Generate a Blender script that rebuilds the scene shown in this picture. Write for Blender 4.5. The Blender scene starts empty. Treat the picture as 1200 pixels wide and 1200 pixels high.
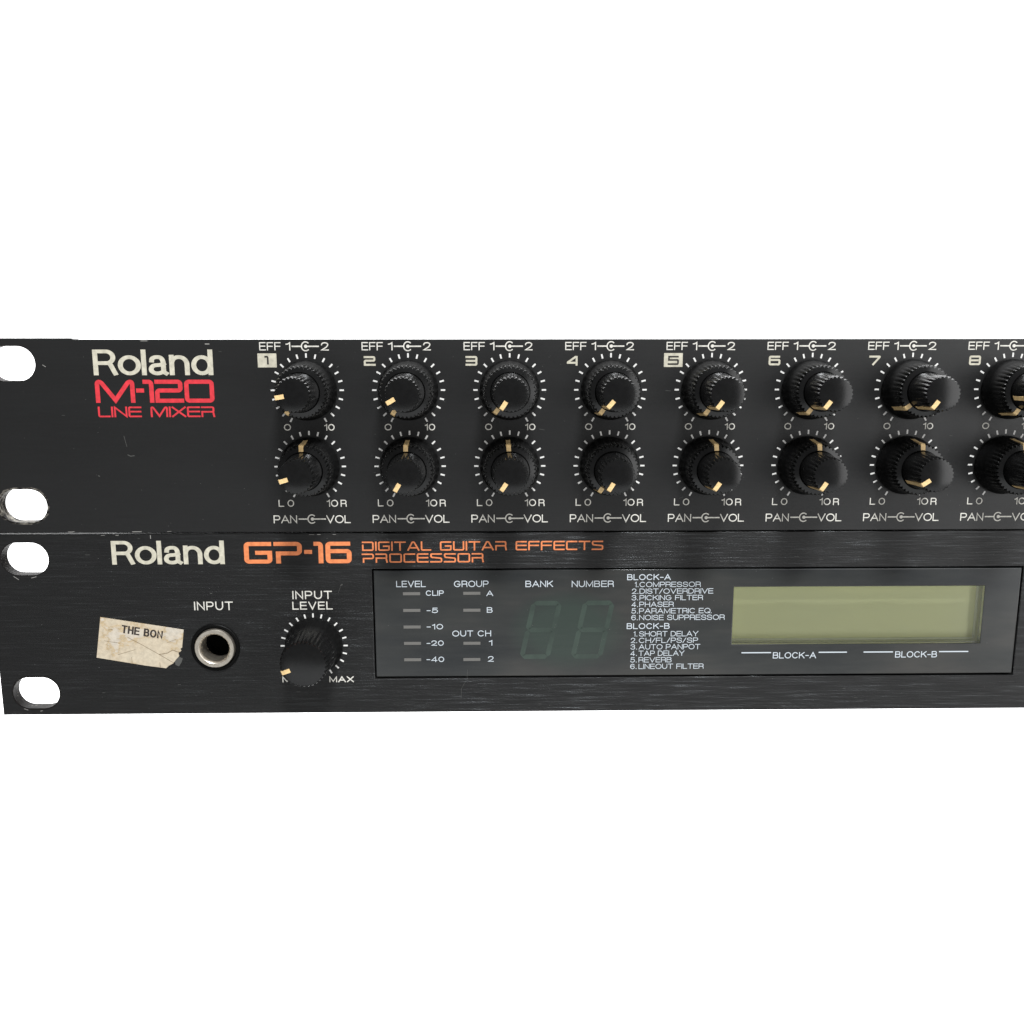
import bpy, math, random
from mathutils import Vector, Matrix

random.seed(7)
MM = 0.001
PI = math.pi
sc = bpy.context.scene
col = sc.collection

# ------------------------------------------------------------------ camera
cam_d = bpy.data.cameras.new('camera')
cam = bpy.data.objects.new('camera', cam_d)
col.objects.link(cam)
cam_d.sensor_width = 36.0
cam_d.lens = 36.0 * 1137.28 / 1200.0
cam_d.clip_start = 0.01
cam_d.clip_end = 50
yaw, pitch, roll = 0.0161, 0.1841, 0.0006
Ry = Matrix.Rotation(yaw, 3, 'Y')
Rx = Matrix.Rotation(pitch, 3, 'X')
Rz = Matrix.Rotation(roll, 3, 'Z')
Rcw = (Rz @ Rx @ Ry).transposed()            # camera -> (right, up, toward viewer)
conv = Matrix(((1, 0, 0), (0, 0, -1), (0, 1, 0)))
cam.matrix_world = Matrix.Translation((0, -0.2213, 0.04595)) @ (conv @ Rcw).to_4x4()
sc.camera = cam

# ------------------------------------------------------------------ light
w = bpy.data.worlds.new('World')
sc.world = w
w.use_nodes = True
w.node_tree.nodes['Background'].inputs[0].default_value = (0.99, 0.99, 1.0, 1)
w.node_tree.nodes['Background'].inputs[1].default_value = 0.22
sc.view_settings.view_transform = 'Standard'
sc.view_settings.look = 'None'
sc.view_settings.exposure = 0
sc.view_settings.gamma = 1
sc.render.film_transparent = False
sc.cycles.max_bounces = 8


def area(name, loc, target, sx, sy, power, color=(1, 1, 1)):
    d = bpy.data.lights.new(name, 'AREA')
    d.shape = 'RECTANGLE'
    d.size = sx
    d.size_y = sy
    d.energy = power
    d.color = color
    o = bpy.data.objects.new(name, d)
    col.objects.link(o)
    o.location = loc
    o.rotation_euler = (Vector(target) - Vector(loc)).to_track_quat('-Z', 'Y').to_euler()
    return o


area('ceiling_lamp', (0.165, -0.75, 1.12), (0, 0, 0), 0.25, 0.16, 25, (0.96, 0.98, 1.0))
area('right_softbox', (1.15, -0.95, 0.15), (0, 0, 0), 1.0, 1.3, 14, (1.0, 1.0, 1.0))  # added softbox in place of a bright wall at front right
area('low_bounce_fill', (0.1, -0.95, -0.62), (0, 0, 0), 1.5, 0.5, 3.0, (0.96, 0.99, 1.0))  # added area light standing in for bounce off an unseen pale floor
area('backdrop_fill', (0, 0.35, 0.95), (0, 1.0, 0), 2.2, 0.3, 42)  # this and the next are added out of view to overexpose the backdrop
area('backdrop_fill', (0, 0.35, -0.95), (0, 1.0, 0), 2.2, 0.3, 42)


# ------------------------------------------------------------------ materials
def new_mat(name):
    m = bpy.data.materials.new(name)
    m.use_nodes = True
    nt = m.node_tree
    return m, nt, nt.nodes['Principled BSDF']


def nd(nt, t, **kw):
    n = nt.nodes.new(t)
    for k, v in kw.items():
        setattr(n, k, v)
    return n


def noise(nt, scale=(1, 1, 1), detail=3, rough=0.55, coord='Object', loc=(0, 0, 0)):
    tc = nd(nt, 'ShaderNodeTexCoord')
    mp = nd(nt, 'ShaderNodeMapping')
    mp.inputs['Scale'].default_value = scale
    mp.inputs['Location'].default_value = loc
    nz = nd(nt, 'ShaderNodeTexNoise')
    nz.inputs['Scale'].default_value = 1.0
    nz.inputs['Detail'].default_value = detail
    nz.inputs['Roughness'].default_value = rough
    nt.links.new(tc.outputs[coord], mp.inputs['Vector'])
    nt.links.new(mp.outputs[0], nz.inputs['Vector'])
    return nz.outputs['Fac']


def ramp(nt, fac, stops):
    r = nd(nt, 'ShaderNodeValToRGB')
    el = r.color_ramp.elements
    while len(el) < len(stops):
        el.new(0.5)
    for e, (p, c) in zip(el, stops):
        e.position = p
        e.color = (c[0], c[1], c[2], 1) if hasattr(c, '__len__') else (c, c, c, 1)
    nt.links.new(fac, r.inputs[0])
    return r.outputs[0]


def bump(nt, bsdf, fac, strength, dist):
    b = nd(nt, 'ShaderNodeBump')
    b.inputs['Strength'].default_value = strength
    b.inputs['Distance'].default_value = dist
    nt.links.new(fac, b.inputs['Height'])
    nt.links.new(b.outputs[0], bsdf.inputs['Normal'])
    return b


def plain(name, c, rough=0.5, metal=0.0, spec=0.5, grain=None):
    m, nt, b = new_mat(name)
    b.inputs['Base Color'].default_value = (*c, 1)
    b.inputs['Roughness'].default_value = rough
    b.inputs['Metallic'].default_value = metal
    b.inputs['Specular IOR Level'].default_value = spec
    if grain:
        f = noise(nt, (grain,) * 3, 4)
        lo = tuple(x * 0.8 for x in c)
        hi = tuple(min(1, x * 1.2) for x in c)
        nt.links.new(ramp(nt, f, [(0.3, lo), (0.7, hi)]), b.inputs['Base Color'])
    return m


def brushed(name, base, rough, aniso, line, seed, bs=0.5, dist=0.00005, brush=0.0, grough=0.5, rot=0.0):
    m, nt, b = new_mat(name)
    fine = noise(nt, (90, 90, 3000), 4, 0.75, loc=(seed, 0, 0))
    wide = noise(nt, (14, 14, 60), 4, 0.6, loc=(seed + 3, 0, 0))
    cl = ramp(nt, fine, [(0.25, tuple(x * 0.80 for x in base)), (0.5, base), (0.8, tuple(x * (1 + line) for x in base))])
    nt.links.new(cl, b.inputs['Base Color'])
    rr = nd(nt, 'ShaderNodeMapRange')
    rr.inputs['To Min'].default_value = rough - 0.09
    rr.inputs['To Max'].default_value = rough + 0.10
    nt.links.new(wide, rr.inputs['Value'])
    nt.links.new(rr.outputs[0], b.inputs['Roughness'])
    if brush > 0:
        b.inputs['Specular IOR Level'].default_value = 0.30
    cx = nd(nt, 'ShaderNodeCombineXYZ')
    cx.inputs[0].default_value = 1.0
    bp = bump(nt, b, fine, bs, dist)
    if brush > 0:                                   # the grain of the brushed metal: spreads light up and down
        ag = nd(nt, 'ShaderNodeBsdfAnisotropic')
        st = noise(nt, (75, 75, 2600), 3, 0.6, loc=(seed + 5, 0, 0))
        nt.links.new(ramp(nt, st, [(0.42, brush * 0.2), (0.56, brush), (0.70, (brush * 6, brush * 6.4, brush * 6.6))]), ag.inputs['Color'])
        ag.inputs['Roughness'].default_value = grough
        ag.inputs['Anisotropy'].default_value = aniso
        ag.inputs['Rotation'].default_value = rot
        nt.links.new(cx.outputs[0], ag.inputs['Tangent'])
        nt.links.new(bp.outputs[0], ag.inputs['Normal'])
        ad = nd(nt, 'ShaderNodeAddShader')
        nt.links.new(b.outputs[0], ad.inputs[0])
        nt.links.new(ag.outputs[0], ad.inputs[1])
        nt.links.new(ad.outputs[0], nt.nodes['Material Output'].inputs['Surface'])
    return m


M = {}
M['panel_upper'] = brushed('black_panel_upper', (0.007, 0.007, 0.007), 0.44, 0.25, 0.25, 1, 0.35)
M['panel_lower'] = brushed('black_panel_brushed', (0.008, 0.008, 0.008), 0.46, 0.90, 0.45, 9, 1.0, 0.0001, brush=0.0095, grough=0.25)
M['steel'] = plain('black_painted_steel', (0.02, 0.02, 0.02), 0.5)
M['white'] = plain('silkscreen_white', (0.66, 0.64, 0.58), 0.6, grain=900)
M['logo'] = plain('silkscreen_cream', (0.53, 0.50, 0.40), 0.6, grain=900)
M['tick'] = plain('silkscreen_tick', (0.78, 0.77, 0.74), 0.6)
M['red'] = plain('silkscreen_red', (0.62, 0.032, 0.045), 0.55, grain=900)
M['orange'] = plain('silkscreen_orange', (0.74, 0.225, 0.08), 0.55, grain=900)
M['cool'] = plain('window_print_white', (0.55, 0.60, 0.64), 0.5)
M['gold'] = plain('pointer_gold', (0.83, 0.59, 0.28), 0.5, grain=1500)
M['dark_print'] = plain('sticker_ink', (0.03, 0.022, 0.018), 0.7)
M['box_ink'] = plain('number_ink', (0.02, 0.018, 0.015), 0.7)
M['hole'] = plain('dark_void', (0.002, 0.002, 0.002), 0.9, spec=0.05)
M['scratch'] = plain('bare_metal_scratch', (0.30, 0.29, 0.27), 0.5)
M['faint'] = plain('faint_scratch', (0.075, 0.075, 0.07), 0.5)
M['dust'] = plain('dust_specks', (0.13, 0.13, 0.125), 0.9)
M['backdrop'] = plain('white_backdrop', (0.93, 0.93, 0.93), 0.9, spec=0.0)
M['led'] = plain('unlit_indicator', (0.14, 0.135, 0.125), 0.45)
M['wall'] = plain('lcd_rim', (0.60, 0.61, 0.48), 0.55)
M['wall2'] = plain('lcd_inner_rim', (0.80, 0.82, 0.62), 0.55)

# knob plastic
m, nt, b = new_mat('black_knob_plastic')
f = noise(nt, (2600,) * 3, 2, 0.6)
g = noise(nt, (500,) * 3, 3, 0.6, loc=(4, 2, 1))
b.inputs['Specular IOR Level'].default_value = 0.30
tc = nd(nt, 'ShaderNodeTexCoord')
sx = nd(nt, 'ShaderNodeSeparateXYZ')
nt.links.new(tc.outputs['Object'], sx.inputs[0])
mr = nd(nt, 'ShaderNodeMapRange')
mr.inputs['From Min'].default_value = -0.0035
mr.inputs['From Max'].default_value = -0.0072
mr.inputs['To Min'].default_value = 0.62
mr.inputs['To Max'].default_value = 0.22
nt.links.new(sx.outputs['Y'], mr.inputs['Value'])
nt.links.new(mr.outputs[0], b.inputs['Roughness'])
ms = nd(nt, 'ShaderNodeMapRange')
ms.inputs['From Min'].default_value = -0.0035
ms.inputs['From Max'].default_value = -0.0075
ms.inputs['To Min'].default_value = 0.10
ms.inputs['To Max'].default_value = 0.36
nt.links.new(sx.outputs['Y'], ms.inputs['Value'])
nt.links.new(ms.outputs[0], b.inputs['Specular IOR Level'])
nt.links.new(ramp(nt, noise(nt, (900,) * 3, 4, 0.7, loc=(9, 9, 0)), [(0.35, 0.0035), (0.72, 0.006), (0.8, 0.02)]), b.inputs['Base Color'])
bump(nt, b, f, 0.22, 0.00002)
M['knob'] = m

# display window film
m, nt, b = new_mat('smoked_acrylic')
f = noise(nt, (16, 16, 60), 4, 0.6, loc=(2, 0, 5))
fc = ramp(nt, f, [(0.32, (0.016, 0.018, 0.0195)), (0.5, (0.032, 0.0335, 0.0325)), (0.66, (0.052, 0.050, 0.046))])  # cloudy patches: blurred reflections put into the film's colour
tc = nd(nt, 'ShaderNodeTexCoord')                # the green tube of the two digits shimmers through
mp = nd(nt, 'ShaderNodeMapping')
mp.vector_type = 'POINT'
mp.inputs['Location'].default_value = (-0.0168 * 68, 0, 0.0240 * 95)
mp.inputs['Scale'].default_value = (68, 0, 95)
ln = nd(nt, 'ShaderNodeVectorMath', operation='LENGTH')
nt.links.new(tc.outputs['Object'], mp.inputs[0])
nt.links.new(mp.outputs[0], ln.inputs[0])
tint = ramp(nt, ln.outputs['Value'], [(0.55, 1.0), (1.0, 0.0)])
mxg = nd(nt, 'ShaderNodeMixRGB')
mxg.inputs[2].default_value = (0.033, 0.045, 0.038, 1)
nt.links.new(tint, mxg.inputs[0])
nt.links.new(fc, mxg.inputs[1])
nt.links.new(mxg.outputs[0], b.inputs['Base Color'])
b.inputs['Roughness'].default_value = 0.22
b.inputs['Specular IOR Level'].default_value = 0.38
f2 = noise(nt, (60, 60, 500), 3, 0.6, loc=(8, 0, 5))
bump(nt, b, f2, 0.35, 0.00006)
M['film'] = m

# seven segment elements under the film
m, nt, b = new_mat('unlit_segment')
f = noise(nt, (180, 180, 180), 3, 0.6, loc=(5, 0, 5))
nt.links.new(ramp(nt, f, [(0.35, (0.035, 0.048, 0.040)), (0.65, (0.046, 0.065, 0.053))]), b.inputs['Base Color'])
b.inputs['Roughness'].default_value = 0.22
b.inputs['Specular IOR Level'].default_value = 0.38
M['seg'] = m

# lcd
m, nt, b = new_mat('lcd_green')
f = noise(nt, (14, 14, 30), 3, 0.5, loc=(5.2, 0, 1))
nt.links.new(ramp(nt, f, [(0.3, (0.84, 0.86, 0.50)), (0.5, (0.89, 0.90, 0.50)), (0.7, (0.85, 0.91, 0.54))]), b.inputs['Base Color'])
b.inputs['Roughness'].default_value = 0.5
M['lcd'] = m

# clear pane: transparent with a fresnel reflection
m = bpy.data.materials.new('clear_pane')
m.use_nodes = True
nt = m.node_tree
nt.nodes.clear()
out = nd(nt, 'ShaderNodeOutputMaterial')
mx = nd(nt, 'ShaderNodeMixShader')
fr = nd(nt, 'ShaderNodeFresnel')
fr.inputs[0].default_value = 1.49
tr = nd(nt, 'ShaderNodeBsdfTransparent')
tr.inputs[0].default_value = (0.985, 0.99, 0.985, 1)
gl = nd(nt, 'ShaderNodeBsdfGlossy')
gl.inputs['Roughness'].default_value = 0.12
nt.links.new(fr.outputs[0], mx.inputs[0])
nt.links.new(tr.outputs[0], mx.inputs[1])
nt.links.new(gl.outputs[0], mx.inputs[2])
nt.links.new(mx.outputs[0], out.inputs[0])
M['pane'] = m

M['jackblack'] = plain('black_jack_nut', (0.0015, 0.0015, 0.0015), 0.5, spec=0.12)
# jack metal
m, nt, b = new_mat('nickel_sleeve')
b.inputs['Metallic'].default_value = 1.0
f = noise(nt, (700,) * 3, 4, 0.6)
nt.links.new(ramp(nt, f, [(0.3, (0.50, 0.45, 0.38)), (0.7, (0.72, 0.67, 0.58))]), b.inputs['Base Color'])
b.inputs['Roughness'].default_value = 0.42
bump(nt, b, f, 0.25, 0.00005)
M['nickel'] = m

# worn aluminium showing through paint round the rack slots
def worn(name, lo, hi, seed):
    m, nt, b = new_mat(name)
    f = noise(nt, (420, 900, 900), 5, 0.7, loc=(seed, 1, 2))
    k = ramp(nt, f, [(lo, 0.0), (hi, 1.0)])
    c = nd(nt, 'ShaderNodeMixRGB')
    c.inputs[1].default_value = (0.008, 0.007, 0.0065, 1)
    c.inputs[2].default_value = (0.42, 0.39, 0.33, 1)
    nt.links.new(k, c.inputs[0])
    nt.links.new(c.outputs[0], b.inputs['Base Color'])
    b.inputs['Roughness'].default_value = 0.6
    b.inputs['Specular IOR Level'].default_value = 0.2
    bump(nt, b, f, 0.6, 0.0001)
    return m
M['worn'] = worn('worn_slot_rim', 0.46, 0.78, 3)
M['worn_light'] = worn('slightly_worn_slot_rim', 0.60, 0.75, 6)

# sticker paper
m, nt, b = new_mat('aged_sticker_paper')
f = noise(nt, (110, 110, 170), 5, 0.62, loc=(1.3, 0, 2.2))
base = ramp(nt, f, [(0.40, (0.60, 0.52, 0.39)), (0.52, (0.57, 0.48, 0.35)), (0.55, (0.50, 0.38, 0.22)), (0.58, (0.58, 0.51, 0.41)), (0.75, (0.62, 0.58, 0.50))])
sp = ramp(nt, noise(nt, (900,) * 3, 3, 0.7), [(0.3, 0.80), (0.6, 1.0)])
mm_ = nd(nt, 'ShaderNodeMixRGB', blend_type='MULTIPLY')
mm_.inputs[0].default_value = 1
nt.links.new(base, mm_.inputs[1])
nt.links.new(sp, mm_.inputs[2])
nt.links.new(mm_.outputs[0], b.inputs['Base Color'])
b.inputs['Roughness'].default_value = 0.65
bump(nt, b, f, 0.4, 0.0002)
M['paper'] = m


# ------------------------------------------------------------------ object helpers
# coordinates are written in millimetres: x right, z up, h = height in front of the panel face (toward the viewer, -Y)
def link(name, me, mat, parent=None, loc=(0, 0, 0), label=None, kind=None):
    o = bpy.data.objects.new(name, me)
    col.objects.link(o)
    if mat and not me.materials:
        me.materials.append(mat)
    o.parent = parent
    o.location = Vector(loc) * MM
    if label:
        o['label'] = label
    if kind:
        o['kind'] = kind
    return o


def mesh(name, vs, fs, smooth=False):
    me = bpy.data.meshes.new(name)
    me.from_pydata([(v[0] * MM, v[1] * MM, v[2] * MM) for v in vs], [], fs)
    me.update()
    if smooth:
        me.shade_smooth()
    return me


def thing(name, label, cat, loc=(0, 0, 0)):
    o = bpy.data.objects.new(name, None)
    o.empty_display_size = 0.02
    col.objects.link(o)
    o.location = Vector(loc) * MM
    o['label'] = label
    o['category'] = cat
    return o


def plate(name, loops, h_front, h_back, bev=0.0):
    """flat plate with holes; loops in (x, z) mm; front face at height h_front, back at h_back"""
    cu = bpy.data.curves.new(name, 'CURVE')
    cu.dimensions = '2D'
    cu.fill_mode = 'BOTH'
    t = h_front - h_back
    cu.extrude = max(t / 2 - bev, 0.0001)
    cu.bevel_depth = bev
    cu.bevel_resolution = 2
    cu.offset = -bev
    for lp in loops:
        s = cu.splines.new('POLY')
        s.points.add(len(lp) - 1)
        for p, (x, z) in zip(s.points, lp):
            p.co = (x, z, 0, 1)
        s.use_cyclic_u = True
    ob = bpy.data.objects.new('tmp', cu)
    me0 = bpy.data.meshes.new_from_object(ob)
    c = (h_front + h_back) / 2
    for v in me0.vertices:
        x, y, z = v.co
        v.co = (x * MM, -(z + c) * MM, y * MM)
    me0.name = name
    bpy.data.objects.remove(ob)
    bpy.data.curves.remove(cu)
    me0.update()
    return me0


def box_mesh(name, x0, x1, z0, z1, h0, h1, bev=0.0):
    if bev:
        return plate(name, [[(x0, z0), (x1, z0), (x1, z1), (x0, z1)]], h1, h0, bev)
    vs = [(x, -h, z) for h in (h0, h1) for x, z in ((x0, z0), (x1, z0), (x1, z1), (x0, z1))]
    return mesh(name, vs, [(3, 2, 1, 0), (4, 5, 6, 7), (0, 1, 5, 4), (1, 2, 6, 5), (2, 3, 7, 6), (3, 0, 4, 7)])


def circle(cx, cz, r, n=48):
    return [(cx + r * math.cos(2 * PI * i / n), cz + r * math.sin(2 * PI * i / n)) for i in range(n)]


def stadium(cx, cz, wd, ht, n=14, jag=0.0):
    r = ht / 2
    k = wd / 2 - r
    pts = []
    for i in range(n + 1):
        a = -PI / 2 + PI * i / n
        pts.append((cx + k + r * math.cos(a), cz + r * math.sin(a)))
    for i in range(n + 1):
        a = PI / 2 + PI * i / n
        pts.append((cx - k + r * math.cos(a), cz + r * math.sin(a)))
    if jag:
        pts = [(x + random.uniform(-jag, jag), z + random.uniform(-jag, jag)) for x, z in pts]
    return pts


def lathe(name, prof, n, smooth=True, lobes=0, depth=None):
    """prof: (r, h) from base to tip; depth(h index) gives the rib depth; axis points to the viewer"""
    vs, fs = [], []
    for k, (r, h) in enumerate(prof):
        for i in range(n):
            a = 2 * PI * i / n
            rr = r
            if lobes:
                dk = depth[k]
                c = 0.5 + 0.5 * math.cos(lobes * a)
                rr = r - dk * (1 - c ** 0.6)
            hh = h
            if lobes and dk > 0 and depth[k + 1] == 0:          # keep the cap face smooth between the teeth
                rn, hn = prof[k + 1]
                hh = h + (r - rr) / (r - rn) * (hn - h)
            vs.append((rr * math.cos(a), -hh, rr * math.sin(a)))
    for k in range(len(prof) - 1):
        for i in range(n):
            j = (i + 1) % n
            fs.append((k * n + i, k * n + j, (k + 1) * n + j, (k + 1) * n + i))
    if prof[-1][0] > 0.001:
        fs.append(tuple((len(prof) - 1) * n + i for i in range(n)))
    me = mesh(name, vs, fs, False)
    if smooth:
        me.shade_smooth()
        me.set_sharp_from_angle(angle=math.radians(28))
    return me


# ------------------------------------------------------------------ stroke lettering
def rnd(path, closed=False, seg=7):
    """path vertices (x, z[, f_in[, f_out]]): f>0 rounds by that fraction of the side, f<0 by an absolute length"""
    n = len(path)
    out = []
    for i, v in enumerate(path):
        x, z = v[0], v[1]
        fi = v[2] if len(v) > 2 else 0
        fo = v[3] if len(v) > 3 else fi
        if fi == 0 or (not closed and i in (0, n - 1)):
            out.append((x, z))
            continue
        a = path[i - 1]
        b_ = path[(i + 1) % n]
        la = math.hypot(a[0] - x, a[1] - z)
        lb = math.hypot(b_[0] - x, b_[1] - z)
        ka = fi if fi > 0 else min(0.5, -fi / la)
        kb = fo if fo > 0 else min(0.5, -fo / lb)
        A = (x + (a[0] - x) * ka, z + (a[1] - z) * ka)
        B = (x + (b_[0] - x) * kb, z + (b_[1] - z) * kb)
        for s in range(seg + 1):
            t = PI / 2 * s / seg
            u, v2 = 1 - math.sin(t), 1 - math.cos(t)
            out.append((x + (A[0] - x) * u + (B[0] - x) * v2, z + (A[1] - z) * u + (B[1] - z) * v2))
    res = [out[0]]
    for p in out[1:]:
        if math.hypot(p[0] - res[-1][0], p[1] - res[-1][1]) > 1e-5:
            res.append(p)
    if closed and math.hypot(res[0][0] - res[-1][0], res[0][1] - res[-1][1]) < 1e-5:
        res.pop()
    return res


def arc(cx, cz, rx, rz, a0, a1, n=16):
    return [(cx + rx * math.cos(math.radians(a0 + (a1 - a0) * i / n)), cz + rz * math.sin(math.radians(a0 + (a1 - a0) * i / n))) for i in range(n + 1)]


H5 = 0.5
ROUND = {  # width, [(path, closed), ...] with cap height 1
 'A': (.98, [([(0, 0), (.49, 1), (.98, 0)], 0), ([(.17, .34), (.81, .34)], 0)]),
 'B': (.80, [([(0, 0), (0, .53), (.80, .53, -.26), (.80, 0, -.26)], 1), ([(0, .53), (0, 1), (.74, 1, -.24), (.74, .53, -.24)], 1)]),
 'C': (.92, [(arc(.47, .5, .47, .5, 42, 318), 0)]),
 'D': (.86, [([(0, 0), (0, 1), (.86, 1, .6, .5), (.86, 0, .5, .6)], 1)]),
 'E': (.74, [([(.74, 1), (0, 1), (0, 0), (.76, 0)], 0), ([(0, .52), (.70, .52)], 0)]),
 'F': (.72, [([(.72, 1), (0, 1), (0, 0)], 0), ([(0, .50), (.66, .50)], 0)]),
 'G': (.96, [(arc(.48, .5, .48, .5, 42, 322) + [(.94, .46), (.54, .46)], 0)]),
 'H': (.82, [([(0, 0), (0, 1)], 0), ([(.82, 0), (.82, 1)], 0), ([(0, .52), (.82, .52)], 0)]),
 'I': (.0, [([(0, 0), (0, 1)], 0)]),
 'K': (.82, [([(0, 0), (0, 1)], 0), ([(.80, 1), (.05, .42)], 0), ([(.30, .62), (.84, 0)], 0)]),
 'L': (.66, [([(0, 1), (0, 0), (.68, 0)], 0)]),
 'M': (1.0, [([(0, 0), (0, 1), (.5, .08), (1.0, 1), (1.0, 0)], 0)]),
 'N': (.80, [([(0, 0), (0, 1), (.80, 0), (.80, 1)], 0)]),
 'O': (1.0, [([(0, 0, H5), (0, 1, H5), (1.0, 1, H5), (1.0, 0, H5)], 1)]),
 'P': (.76, [([(0, 0), (0, 1), (.76, 1, -.27), (.76, .44, -.27), (0, .44)], 0)]),
 'Q': (1.0, [([(0, 0, H5), (0, 1, H5), (1.0, 1, H5), (1.0, 0, H5)], 1), ([(.62, .26), (1.0, -.02)], 0)]),
 'R': (.80, [([(0, 0), (0, 1), (.78, 1, -.26), (.78, .46, -.26), (0, .46)], 0), ([(.45, .46), (.76, .46, -.14), (.80, 0)], 0)]),
 'S': (.82, [([(.78, .74), (.78, 1, .9, .5), (.02, 1, .5, .5), (.02, .54, .5, .4), (.82, .48, .4, .5), (.82, 0, .5, .5), (0, 0, .5, .9), (0, .27)], 0)]),
 'T': (.84, [([(0, 1), (.84, 1)], 0), ([(.42, 1), (.42, 0)], 0)]),
 'U': (.82, [([(0, 1), (0, 0, .45, .5), (.82, 0, .5, .45), (.82, 1)], 0)]),
 'V': (.92, [([(0, 1), (.46, 0), (.92, 1)], 0)]),
 'X': (.88, [([(0, 0), (.88, 1)], 0), ([(0, 1), (.88, 0)], 0)]),
 'Y': (.90, [([(0, 1), (.45, .44), (.90, 1)], 0), ([(.45, .44), (.45, 0)], 0)]),
 '0': (.80, [([(0, 0, H5), (0, 1, H5), (.80, 1, H5), (.80, 0, H5)], 1)]),
 '1': (.30, [([(0, .80), (.12, .82), (.30, 1), (.30, 0)], 0)]),
 '2': (.76, [([(.02, .72), (.02, 1, .9, .5), (.74, 1, .5, .5), (.74, .50, .5, .45), (0, 0.0), (.78, 0)], 0)]),
 '3': (.76, [([(.02, .77), (.02, 1, .9, .5), (.72, 1, .5, .5), (.72, .53, .5, .5), (.28, .53)], 0), ([(.28, .53), (.77, .53, .5, .5), (.77, 0, .5, .5), (0, 0, .5, .9), (0, .24)], 0)]),
 '4': (.86, [([(.64, 0), (.64, 1), (0, .26), (.86, .26)], 0)]),
 '5': (.78, [([(.72, 1), (.12, 1), (.07, .50), (.16, .62, -.06), (.78, .66, .4, .5), (.78, 0, .5, .5), (0, 0, .5, .9), (0, .22)], 0)]),
 '6': (.78, [([(.74, .80), (.74, 1, .9, .5), (0, 1, .5, .5), (0, 0, .5, .5), (.78, 0, .5, .5), (.78, .60, .5, .5), (0, .60, .5, .6), (0, .3)], 0)]),
 '-': (.46, [([(0, .44), (.46, .44)], 0)]),
 '.': (.0, [([(0, 0), (0, 0.02)], 0)]),
 '/': (.50, [([(0, 0), (.50, 1)], 0)]),
 ' ': (.28, []),
}
SQUARE = {
 'A': (1.2, [([(0, 0), (.48, 1, -.06), (.70, 1, -.06), (1.2, 0)], 0), ([(.30, .28), (1.05, .28)], 0)]),
 'C': (1.1, [([(1.1, 1), (0, 1, -.12), (0, 0, -.12), (1.1, 0)], 0)]),
 'D': (1.15, [([(0, 1), (1.15, 1, -.14), (1.15, 0, -.14), (0, 0), (0, .62)], 0)]),
 'E': (1.1, [([(1.1, 1), (0, 1, -.1), (0, 0, -.1), (1.1, 0)], 0), ([(0, .53), (1.08, .53)], 0)]),
 'F': (1.1, [([(1.1, 1), (0, 1, -.1), (0, 0)], 0), ([(0, .53), (1.05, .53)], 0)]),
 'G': (1.15, [([(1.12, 1), (0, 1, -.12), (0, 0, -.12), (1.15, 0, -.12), (1.15, .50), (.55, .50)], 0)]),
 'I': (0, [([(0, 0), (0, 1)], 0)]),
 'L': (1.0, [([(0, 1), (0, 0, -.12), (1.0, 0)], 0)]),
 'M': (1.5, [([(0, 0), (0, 1, -.12), (.16, 1, -.10), (.75, .03), (1.34, 1, -.10), (1.5, 1, -.12), (1.5, 0)], 0)]),
 'N': (1.1, [([(0, 0), (0, 1), (1.1, 0), (1.1, 1)], 0)]),
 'O': (1.2, [([(0, 0, -.14), (0, 1, -.14), (1.2, 1, -.14), (1.2, 0, -.14)], 1)]),
 'P': (1.15, [([(0, 1), (1.15, 1, -.16), (1.15, .46, -.16), (.10, .46), (.10, 0)], 0)]),
 'R': (1.15, [([(0, 1), (1.10, 1, -.14), (1.10, .50, -.10), (0, .50), (0, 0)], 0), ([(.92, .50), (1.06, .50, -.08), (1.15, 0)], 0)]),
 'S': (1.15, [([(1.12, 1), (0, 1, -.12), (.04, .58, -.12), (1.15, .46, -.12), (1.15, 0, -.12), (0, 0)], 0)]),
 'T': (1.15, [([(0, 1), (1.15, 1)], 0), ([(.575, 1), (.575, 0)], 0)]),
 'U': (1.1, [([(0, 1), (0, 0, -.12), (1.1, 0, -.12), (1.1, 1)], 0)]),
 'X': (1.2, [([(0, 0), (1.2, 1)], 0), ([(0, 1), (1.2, 0)], 0)]),
 '0': (1.2, [([(0, 0, -.13), (0, 1, -.13), (1.2, 1, -.13), (1.2, 0, -.13)], 1)]),
 '1': (.35, [([(0, 1), (.35, 1, -.14), (.35, 0)], 0)]),
 '2': (1.2, [([(0, 1), (1.16, 1, -.13), (1.16, .54, -.13), (0, .54, -.13), (0, 0), (1.2, 0)], 0)]),
 '3': (1.2, [([(0, 1), (1.2, 1, -.13), (1.2, 0, -.13), (0, 0)], 0), ([(.05, .5), (1.2, .5)], 0)]),
 '4': (1.2, [([(1.06, 0), (1.06, 1), (.92, 1), (0, .30), (0, .24), (1.06, .24)], 0)]),
 '5': (1.2, [([(1.16, 1), (.05, 1), (.05, .56), (1.2, .56, -.10), (1.2, 0, -.10), (0, 0)], 0)]),
 '6': (1.2, [([(1.14, 1), (0, 1, -.13), (0, 0, -.13), (1.2, 0, -.13), (1.2, .58, -.13), (0, .58)], 0)]),
 '7': (1.2, [([(0, 1), (1.2, 1, -.08), (.42, 0)], 0)]),
 '8': (1.2, [([(0, 0, -.13), (0, 1, -.13), (1.2, 1, -.13), (1.2, 0, -.13)], 1), ([(0, .5), (1.2, .5)], 0)]),
 '-': (.35, [([(0, .54), (.35, .54)], 0)]),
 ' ': (.5, []),
}
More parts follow.
